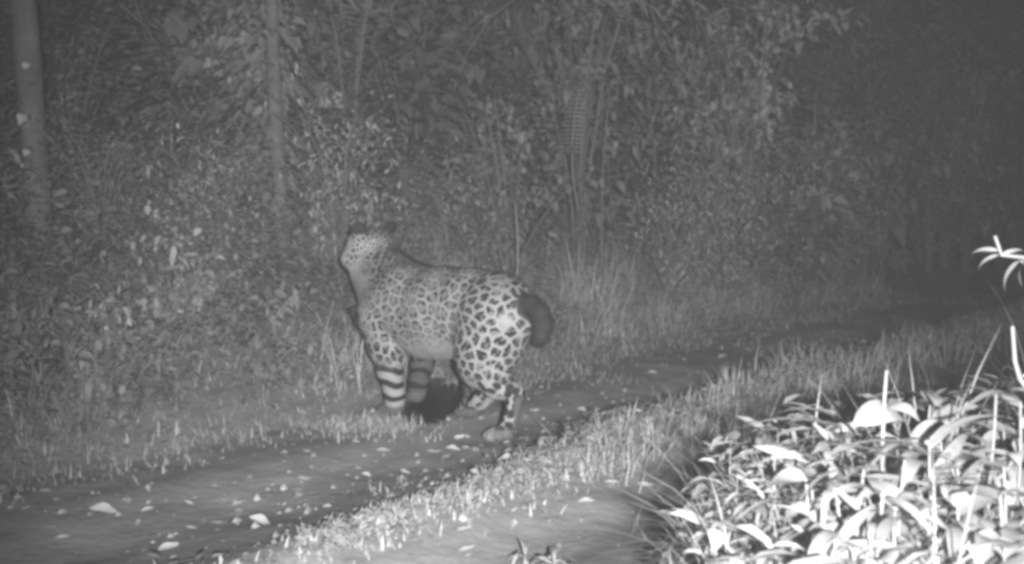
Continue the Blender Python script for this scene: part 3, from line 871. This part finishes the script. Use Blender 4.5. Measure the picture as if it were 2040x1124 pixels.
def box_slices(pmin, pmax):
    s = []
    for i in range(3):
        a = max(0, int((pmin[i] - lo[i]) / RES)); b = min(dims[i], int((pmax[i] - lo[i]) / RES) + 2)
        s.append(slice(a, b))
    return tuple(s)
def smin(sl, d, k):
    f = field[sl]
    h = np.clip(0.5 + 0.5 * (f - d) / k, 0, 1)
    field[sl] = f * (1 - h) + d * h - k * h * (1 - h)
def cone(a, b, ra, rb, k=0.03, sy=1.0):
    a, b = np.array(a, float), np.array(b, float)
    R = max(ra, rb) + 0.12
    sl = box_slices(np.minimum(a, b) - R, np.maximum(a, b) + R)
    X, Y, Z = np.meshgrid(ax[0][sl[0]], ax[1][sl[1]], ax[2][sl[2]], indexing='ij')
    ab = b - a; ab_ = ab * np.array([1, sy, 1])
    px, py, pz = X - a[0], (Y - a[1]) * sy, Z - a[2]
    t = np.clip((px * ab_[0] + py * ab_[1] + pz * ab_[2]) / (ab_ @ ab_ + 1e-9), 0, 1)
    d = np.sqrt((px - t * ab_[0]) ** 2 + (py - t * ab_[1]) ** 2 + (pz - t * ab_[2]) ** 2) - (ra + (rb - ra) * t)
    smin(sl, d.astype(np.float32), k)
def chain(pts, k=0.03, sy=1.0):
    for (p, r), (q, s) in zip(pts[:-1], pts[1:]): cone(p, q, r, s, k, sy)
def ell(c, axes, rad, k=0.02):
    c = np.array(c); R = max(rad) + 0.08
    sl = box_slices(c - R, c + R)
    X, Y, Z = np.meshgrid(ax[0][sl[0]], ax[1][sl[1]], ax[2][sl[2]], indexing='ij')
    P = np.stack([X - c[0], Y - c[1], Z - c[2]], -1)
    q = np.sqrt(sum(((P @ np.array(a)) / r) ** 2 for a, r in zip(axes, rad)))
    smin(sl, ((q - 1) * min(rad)).astype(np.float32), k)

# trunk (flattened sideways)
chain([((-0.02, 0.020, 0.500), 0.115), ((0.05, 0.005, 0.508), 0.150), ((0.22, 0, 0.508), 0.160), ((0.42, 0, 0.490), 0.176), ((0.62, 0, 0.475), 0.178), ((0.76, 0.01, 0.49), 0.150)], 0.05, 1.03)
cone((0.20, 0, 0.44), (0.52, 0, 0.410), 0.125, 0.148, 0.07)
# neck, chest
cone((0.66, 0.01, 0.52), (0.93, 0.02, 0.68), 0.155, 0.098, 0.07)
cone((0.76, 0.03, 0.47), (0.94, 0.03, 0.61), 0.13, 0.088, 0.07)
# shoulder blades and haunches
for s in (-1, 1):
    cone((0.64, s * 0.085, 0.585), (0.74, s * 0.120, 0.44), 0.075, 0.095, 0.05)
cone((0.0, 0.060, 0.49), (0.03, 0.075, 0.37), 0.10, 0.102, 0.10)
cone((0.02, -0.035, 0.49), (0.06, -0.05, 0.38), 0.09, 0.09, 0.06)
def paw(foot, ang, r=0.037, up=0.0):
    c, s = math.cos(ang), math.sin(ang)
    fx, fy, fz = foot
    ell((fx + 0.025 * c, fy + 0.025 * s, fz), ((c, s, 0), (-s, c, 0), (0, 0, 1)), (0.050, 0.046, 0.030), 0.015)
    for j, (o, fwd) in enumerate(((-0.034, 0.046), (-0.012, 0.061), (0.012, 0.061), (0.034, 0.046))):
        ell((fx + fwd * c - o * s, fy + fwd * s + o * c, fz - 0.006), ((c, s, 0), (-s, c, 0), (0, 0, 1)), (0.024, 0.013, 0.021), 0.003)
# left hind (near): pushing off, hock back
chain([((0.03, 0.065, 0.45), 0.110), ((0.055, 0.085, 0.33), 0.093), ((0.065, 0.095, 0.28), 0.078)], 0.09)
chain([((0.055, 0.098, 0.29), 0.072), ((-0.03, 0.095, 0.23), 0.060), ((-0.110, 0.075, 0.195), 0.038)], 0.03)
chain([((-0.12, 0.072, 0.195), 0.034), ((-0.105, 0.085, 0.10), 0.030), ((-0.085, 0.095, 0.04), 0.034)], 0.015)
paw((-0.075, 0.10, 0.028), 0.75)
# right hind (far): stepping forward under the belly
chain([((0.06, -0.06, 0.43), 0.10), ((0.17, -0.09, 0.33), 0.088), ((0.24, -0.10, 0.27), 0.065)], 0.04)
chain([((0.24, -0.10, 0.27), 0.062), ((0.24, -0.10, 0.20), 0.050), ((0.22, -0.10, 0.15), 0.038)], 0.025)
chain([((0.22, -0.10, 0.15), 0.042), ((0.30, -0.10, 0.09), 0.038), ((0.35, -0.10, 0.045), 0.038)], 0.015)
paw((0.37, -0.10, 0.03), 0.05)
# left fore (near): upright, striped
chain([((0.75, 0.115, 0.43), 0.100), ((0.69, 0.130, 0.31), 0.074), ((0.655, 0.13, 0.20), 0.054), ((0.62, 0.13, 0.10), 0.043), ((0.62, 0.13, 0.045), 0.043)], 0.03)
paw((0.64, 0.13, 0.03), 0.1)
# right fore (far): reaching
chain([((0.74, -0.11, 0.43), 0.095), ((0.72, -0.13, 0.30), 0.066), ((0.76, -0.13, 0.19), 0.052), ((0.79, -0.13, 0.10), 0.043), ((0.80, -0.13, 0.05), 0.042)], 0.03)
paw((0.82, -0.13, 0.033), 0.0)
# tail: thick, dark, curled round to the right of the rump
tl = [w2l(0.030, 4.37, 0.545), w2l(0.078, 4.33, 0.548), w2l(0.108, 4.29, 0.520), w2l(0.122, 4.27, 0.475), w2l(0.112, 4.27, 0.432), w2l(0.098, 4.28, 0.410)]
chain([((-0.03, 0.0, 0.555), 0.05), (tl[0], 0.042), (tl[1], 0.038), (tl[2], 0.038), (tl[3], 0.037), (tl[4], 0.033), (tl[5], 0.026)], 0.015)
# head
HC = np.array([0.955, 0.030, 0.735])
def unit(v): v = np.array(v, float); return v / np.linalg.norm(v)
hf = unit((0.985, 0.06, 0.0)); hu0 = np.array([0, 0, 1.0]); hs = unit(np.cross(hu0, hf)); hu = np.cross(hf, hs)   # forward, left side, up
def H(f, s, u): return HC + hf * f + hs * s + hu * u
ell(H(-0.01, 0, 0.015), (hf, hs, hu), (0.105, 0.114, 0.090), 0.025)
ell(H(0.03, 0, -0.045), (hf, hs, hu), (0.100, 0.122, 0.072), 0.025)
cone(H(0.06, 0, -0.015), H(0.135, 0, -0.035), 0.058, 0.044, 0.025)
cone(H(0.05, 0, -0.075), H(0.12, 0, -0.078), 0.045, 0.030, 0.02)
for s in (-1, 1):
    ell(H(0.125, s * 0.022, -0.045), (hf, hs, hu), (0.035, 0.028, 0.030), 0.012)
    ea = unit(hs * s * 0.5 + hu * 0.85); eb = unit(hf * -0.75 + hs * s * 0.4); eb = unit(eb - ea * (ea @ eb)); ec = np.cross(ea, eb)
    ell(H(-0.045, s * 0.092, 0.084), (ea, ec, eb), (0.050, 0.040, 0.016), 0.012)
# nape behind the head
cone(H(-0.05, 0, -0.03), (0.74, 0.01, 0.56), 0.090, 0.13, 0.05)

# surface nets
F = field
ins = F < 0
def nets(F, ins):
    nx, ny, nz = F.shape
    cs = [ins[i:nx - 1 + i, j:ny - 1 + j, k:nz - 1 + k] for i in (0, 1) for j in (0, 1) for k in (0, 1)]
    tot = sum(c.astype(np.int8) for c in cs)
    act = (tot > 0) & (tot < 8)
    idx = np.full(act.shape, -1, np.int64)
    ci = np.argwhere(act)
    idx[act] = np.arange(len(ci))
    acc = np.zeros((len(ci), 3)); cnt = np.zeros(len(ci))
    for a in range(3):
        for o1 in (0, 1):
            for o2 in (0, 1):
                p = ci.copy(); b, c = [q for q in range(3) if q != a]
                p[:, b] += o1; p[:, c] += o2
                q = p.copy(); q[:, a] += 1
                f0 = F[p[:, 0], p[:, 1], p[:, 2]]; f1 = F[q[:, 0], q[:, 1], q[:, 2]]
                m = (f0 < 0) != (f1 < 0)
                t = np.where(m, f0 / np.where(m, f0 - f1, 1), 0)
                pt = p.astype(float); pt[:, a] += t
                acc[m] += pt[m]; cnt[m] += 1
    V = acc / cnt[:, None]
    faces = []
    for a in range(3):
        b, c = (a + 1) % 3, (a + 2) % 3
        s0 = [slice(None)] * 3; s1 = [slice(None)] * 3
        s0[a] = slice(0, -1); s1[a] = slice(1, None)
        m = ins[tuple(s0)] != ins[tuple(s1)]
        e = np.argwhere(m)
        e = e[(e[:, b] > 0) & (e[:, c] > 0) & (e[:, b] < F.shape[b] - 1) & (e[:, c] < F.shape[c] - 1)]
        flip = ins[e[:, 0], e[:, 1], e[:, 2]]
        def cell(db, dc):
            p = e.copy(); p[:, b] -= db; p[:, c] -= dc
            return idx[p[:, 0], p[:, 1], p[:, 2]]
        q = np.stack([cell(1, 1), cell(0, 1), cell(0, 0), cell(1, 0)], 1)
        q[~flip] = q[~flip][:, ::-1]
        faces.append(q)
    return V, np.concatenate(faces)
Vj, Fj = nets(F, ins)
Vj = lo + Vj * RES
me0 = mesh_np('jaguar', Vj, Fj, None, None, True)
tmp = bpy.data.objects.new('jaguar', me0); C.objects.link(tmp)
sm = tmp.modifiers.new('smooth', 'SMOOTH'); sm.iterations = 2; sm.factor = 0.5
ss = tmp.modifiers.new('sub', 'SUBSURF'); ss.levels = 1; ss.render_levels = 1
dg = bpy.context.evaluated_depsgraph_get()
mej = bpy.data.meshes.new_from_object(tmp.evaluated_get(dg))
bpy.data.objects.remove(tmp); bpy.data.meshes.remove(me0)
nv = len(mej.vertices)
co = np.zeros(nv * 3, np.float32); mej.vertices.foreach_get('co', co); co = co.reshape(-1, 3).astype(float)
no = np.zeros(nv * 3, np.float32); mej.vertices.foreach_get('normal', no); no = no.reshape(-1, 3)
a_, b_, z_ = co[:, 0], co[:, 1], co[:, 2]

# coat: rosette seeds by dart throwing on the skin, then rings round them
hd = (co - HC) @ hf; hsd = np.abs((co - HC) @ hs); hud = (co - HC) @ hu
is_head = sstep(0.21, 0.15, np.linalg.norm(co - HC - hf * 0.03, axis=1))
tlp = np.array(tl)
is_tail = np.zeros(nv)
for p in tlp[1:]: is_tail = np.maximum(is_tail, sstep(0.075, 0.055, np.linalg.norm(co - p, axis=1)))
low_leg = sstep(0.30, 0.20, z_)
neck = sstep(0.76, 0.9, a_)
spc = 0.062 - 0.006 * sstep(0.15, 0.0, a_) - 0.020 * neck - 0.010 * sstep(0.40, 0.25, z_) - 0.005 * sstep(0.52, 0.75, a_) * (1 - neck)
spc = np.where(is_head > 0.5, 0.025, np.maximum(spc, 0.021))
warp = np.stack([fbm(a_ * 9 + 7, z_ * 9 + b_ * 5, 201, 2) - 0.5, fbm(b_ * 9 + 3, z_ * 9 + a_ * 5, 202, 2) - 0.5, fbm(a_ * 9 + b_ * 5, z_ * 9 + 11, 203, 2) - 0.5], 1) * 0.046
cw = co + warp
cw[:, 0] *= 0.88
order = RNG.permutation(nv)
cell = 0.022
grid = {}
seeds, sr = [], []
keys = np.floor(cw / cell).astype(int)
for i in order[:60000]:
    r = spc[i] * 0.80 * RNG.uniform(0.72, 1.22)
    p = cw[i]; k = keys[i]; n = int(math.ceil(r / cell)); ok = True
    for dx in range(-n, n + 1):
        for dy in range(-n, n + 1):
            for dz in range(-n, n + 1):
                for j in grid.get((k[0] + dx, k[1] + dy, k[2] + dz), ()):
                    q = seeds[j]
                    if (p[0] - q[0]) ** 2 + (p[1] - q[1]) ** 2 + (p[2] - q[2]) ** 2 < r * r: ok = False; break
                if not ok: break
            if not ok: break
        if not ok: break
    if ok:
        grid.setdefault(tuple(k), []).append(len(seeds)); seeds.append(tuple(p)); sr.append(spc[i])
kd = kdtree.KDTree(len(seeds))
for i, p in enumerate(seeds): kd.insert(p, i)
kd.balance()
d1 = np.zeros(nv); d2 = np.zeros(nv); si = np.zeros(nv, int)
for i in range(nv):
    r = kd.find_n(cw[i], 2)
    d1[i] = r[0][2]; d2[i] = r[1][2]; si[i] = r[0][1]
sra = np.array(sr)[si]
rnd = RNG.random(len(seeds))
edge = (d2 - d1) / sra
u = d1 / sra
sp_ = np.array(seeds)[si]
ang = np.arctan2(cw[:, 2] - sp_[:, 2], (cw[:, 0] - sp_[:, 0]) - (cw[:, 1] - sp_[:, 1]))
gap = 0.5 + 0.5 * np.sin(ang * (2 + (rnd[si] * 3).astype(int)) + rnd[si] * 20)
fine = vnoise(cw[:, 0] * 130 + cw[:, 1] * 70, cw[:, 2] * 130, 210)
ring = sstep(0.14, 0.24, edge + 0.14 * (fine - 0.5)) * (1 - 0.65 * sstep(0.80, 0.96, gap + 0.2 * (fine - 0.5)))
centre = sstep(0.30, 0.18, u + 0.08 * (fine - 0.5))
solid = sstep(0.44, 0.34, u + 0.10 * (fine - 0.5))
flank = sstep(-0.02, 0.30, a_) * sstep(0.30, 0.36, z_) * (1 - neck)
thigh = sstep(0.16, 0.02, a_)
dark = ring * (1 - 0.60 * centre * flank)
dark = dark * (1 - low_leg) + solid * low_leg
# belly, throat and inner limbs: white with few marks
under = sstep(-0.35, -0.75, no[:, 2]) * sstep(0.42, 0.34, z_)
dark = dark * (1 - 0.85 * under)
base = 0.92 - 0.12 * sstep(0.52, 0.64, z_) * (1 - neck) - 0.14 * thigh
base = base + 0.15 * under
# front of the body slightly duller and softer marked
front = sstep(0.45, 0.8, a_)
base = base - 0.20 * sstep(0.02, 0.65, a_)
# bands on the near foreleg and the lower legs
fore = sstep(0.48, 0.55, a_) * sstep(0.27, 0.20, z_)
band_shade = sstep(0.42, 0.72, 0.5 + 0.5 * np.sin((z_ * 112) + 6.5 * vnoise(a_ * 14, b_ * 14 + z_ * 7, 220))) * sstep(0.12, 0.35, vnoise(a_ * 22 + 5, b_ * 22 + z_ * 20, 222) + 0.15)
band_shade = np.maximum(band_shade, 0.75 * (b_ < -0.02))  # shade of the far foreleg painted into its coat
dark = dark * (1 - fore) + band_shade * fore * sstep(0.03, 0.07, z_)
# dark dorsal line
dors = sstep(0.62, 0.645, z_) * sstep(0.05, 0.02, np.abs(b_ + 0.01)) * sstep(-0.1, 0.05, a_) * (1 - neck)
dark = np.maximum(dark, 0.75 * dors)
nape = sstep(0.60, 0.80, a_) * sstep(0.58, 0.67, z_) * sstep(0.15, 0.6, no[:, 2])
dark = np.maximum(dark, (0.20 + 0.65 * sstep(0.42, 0.6, vnoise(a_ * 55 + b_ * 30, b_ * 60 + z_ * 60, 260))) * nape * (1 - is_head))
lw = no @ np.array([0.669, 0.743, 0.0])
chest = sstep(0.62, 0.76, a_) * sstep(0.30, 0.38, z_) * sstep(0.55, 0.9, lw)
streak = vnoise(a_ * 25 + b_ * 25, z_ * 110 + 3 * vnoise(a_ * 30, b_ * 30, 240), 241)
dark = dark * (1 - 0.80 * chest) + 0.8 * chest * sstep(0.38, 0.6, streak)
v = base * (1 - dark) + 0.0 * dark
# pale rump patch beside the tail
pr = np.array(w2l(0.0, 4.22, 0.487))
patch = sstep(0.075, 0.05, np.sqrt(((co - pr) ** 2 @ np.array([0.5, 1, 1]))))
v = v * (1 - patch) + 0.85 * patch
# paws pale, back of the near hind shank dark
pawm = sstep(0.060, 0.045, z_)
v = v * (1 - pawm) + (0.6 + 0.5 * fine) * (0.30 + 0.40 * sstep(-0.085, -0.055, a_) * (a_ < 0.2)) * pawm
shank = sstep(0.20, 0.17, z_) * sstep(0.055, 0.075, z_) * (a_ < 0.05) * sstep(0.012, 0.0, np.abs(b_ - 0.08) - 0.012)
v = v * (1 - shank) + 0.22 * shank
# head: small specks, white muzzle and throat, black ear backs and lip
hv = 0.85 * (1 - sstep(0.28, 0.42, edge)) + 0.06 * sstep(0.28, 0.42, edge)
hv = hv * (1 - 0.45 * sstep(0.02, 0.08, hud))
white = np.maximum(sstep(0.055, 0.09, hd) * sstep(0.02, -0.01, hud), sstep(-0.06, -0.10, hud) * sstep(-0.03, 0.03, hd))
hv = hv * (1 - white) + 0.95 * white
earb = sstep(0.066, 0.080, hud) * sstep(0.048, 0.06, hsd)
hv = hv * (1 - earb) + 0.05 * earb
v = v * (1 - is_head) + hv * is_head
throat = sstep(0.80, 0.93, a_ + 0.5 * b_) * sstep(0.66, 0.60, z_) * sstep(0.45, 0.52, z_) * sstep(0.35, 0.6, no @ unit((0.7, 0.7, -0.1)))
v = v * (1 - 0.8 * throat) + 0.85 * 0.8 * throat
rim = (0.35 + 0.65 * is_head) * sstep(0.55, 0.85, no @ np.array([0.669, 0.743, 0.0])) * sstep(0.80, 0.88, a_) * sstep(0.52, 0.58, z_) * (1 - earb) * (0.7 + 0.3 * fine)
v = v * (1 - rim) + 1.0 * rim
v = v * (1 - earb * sstep(0.24, 0.2, np.linalg.norm(co - HC, axis=1))) + 0.02 * earb * sstep(0.24, 0.2, np.linalg.norm(co - HC, axis=1))
v = v * (1 - is_tail) + 0.02 * is_tail
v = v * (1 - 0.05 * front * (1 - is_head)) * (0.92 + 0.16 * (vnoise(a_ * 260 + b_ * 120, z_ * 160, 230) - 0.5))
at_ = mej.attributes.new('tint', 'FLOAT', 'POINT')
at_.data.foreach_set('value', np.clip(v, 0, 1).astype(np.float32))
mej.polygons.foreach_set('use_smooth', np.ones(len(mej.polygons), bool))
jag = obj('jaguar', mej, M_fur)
NH = 36000
hi_ = RNG.integers(0, nv, NH)
hp = co[hi_]; hn = no[hi_].astype(float)
flow = np.stack([np.full(NH, -0.9), RNG.normal(0, 0.12, NH), np.full(NH, -0.35)], 1)
flow[z_[hi_] < 0.3] = (-0.15, 0, -1.0)
flow[is_head[hi_] > 0.5] = -hf
flow = flow + RNG.normal(0, 0.2, (NH, 3))
hdv = flow - hn * np.sum(flow * hn, 1, keepdims=True)
hdv = hdv / (np.linalg.norm(hdv, axis=1, keepdims=True) + 1e-6) * 0.8 + hn * RNG.uniform(0.25, 0.75, (NH, 1))
hl = (0.010 - 0.006 * is_head[hi_] - 0.004 * low_leg[hi_] + 0.012 * is_tail[hi_])[:, None] * RNG.uniform(0.6, 1.2, (NH, 1))
hsid = np.cross(hdv, hn); hsid /= np.linalg.norm(hsid, axis=1, keepdims=True) + 1e-6
hV = np.stack([hp - hsid * 0.0011, hp + hsid * 0.0011, hp + hdv * hl], 1).reshape(-1, 3)
furm = mesh_np('fur', hV, None, np.arange(NH * 3).reshape(-1, 3), np.repeat(np.clip(v, 0, 1)[hi_], 3))
obj('fur', furm, M_fur, jag, kind='stuff')
th = math.atan2(CA, -SA)
jag.location = (JX, JY, 0.0)
jag.rotation_euler = (0, 0, th)
tag(jag, 'spotted jaguar walking away across the rut with its head turned left', 'jaguar')
def ball(name, c, r, sc, m, parent):
    mb = MB(); V, Qd = [], []
    for i in range(9):
        for j in range(12):
            p, t = math.pi * i / 8, 2 * math.pi * j / 12
            q = hs * math.sin(p) * math.cos(t) * sc[1] + hf * math.sin(p) * math.sin(t) * sc[0] + hu * math.cos(p) * sc[2]
            V.append(np.array(c) + r * q)
    for i in range(8):
        for j in range(12): Qd.append([i * 12 + j, i * 12 + (j + 1) % 12, (i + 1) * 12 + (j + 1) % 12, (i + 1) * 12 + j])
    mb.add(V, Qd, None, 0.5)
    return obj(name, mb.mesh(name, True), m, parent)
for s in (-1, 1): ball('eye', H(0.078, s * 0.058, 0.020), 0.016, (1, 0.7, 1), M_eye, jag)
ball('nose', H(0.172, 0, -0.018), 0.018, (0.7, 1.2, 0.8), M_eye, jag)

# ------------------------------------------------------------------ damp night air, lit by the flash
hz = MB()
x0, x1, y0, y1, z0, z1 = -90, 90, -60, 110, -3.0, 60.0
zmin = float(GZ.min()) - 1.0
zmax = float(max(GZ.max(), 8)) + 1.5
x0, x1, y0, y1 = gx[0] - 2, gx[-1] + 2, gy[0] - 2, gy[-1] + 2
V = [(x, y, z) for x in (x0, x1) for y in (y0, y1) for z in (zmin, zmax)]
hz.add(V, [[0, 1, 3, 2], [4, 6, 7, 5], [0, 4, 5, 1], [2, 3, 7, 6], [0, 2, 6, 4], [1, 5, 7, 3]])
mh = bpy.data.materials.new('damp_air'); mh.use_nodes = True
nt = mh.node_tree; nt.nodes.clear()
o_ = nt.nodes.new('ShaderNodeOutputMaterial'); pv = nt.nodes.new('ShaderNodeVolumePrincipled')
pv.inputs['Color'].default_value = (0.9, 0.9, 0.9, 1); pv.inputs['Density'].default_value = 0.0027
pv.inputs['Anisotropy'].default_value = 0.0
nt.links.new(pv.outputs['Volume'], o_.inputs['Volume'])
obj('haze', hz.mesh('haze'), mh, kind='stuff')
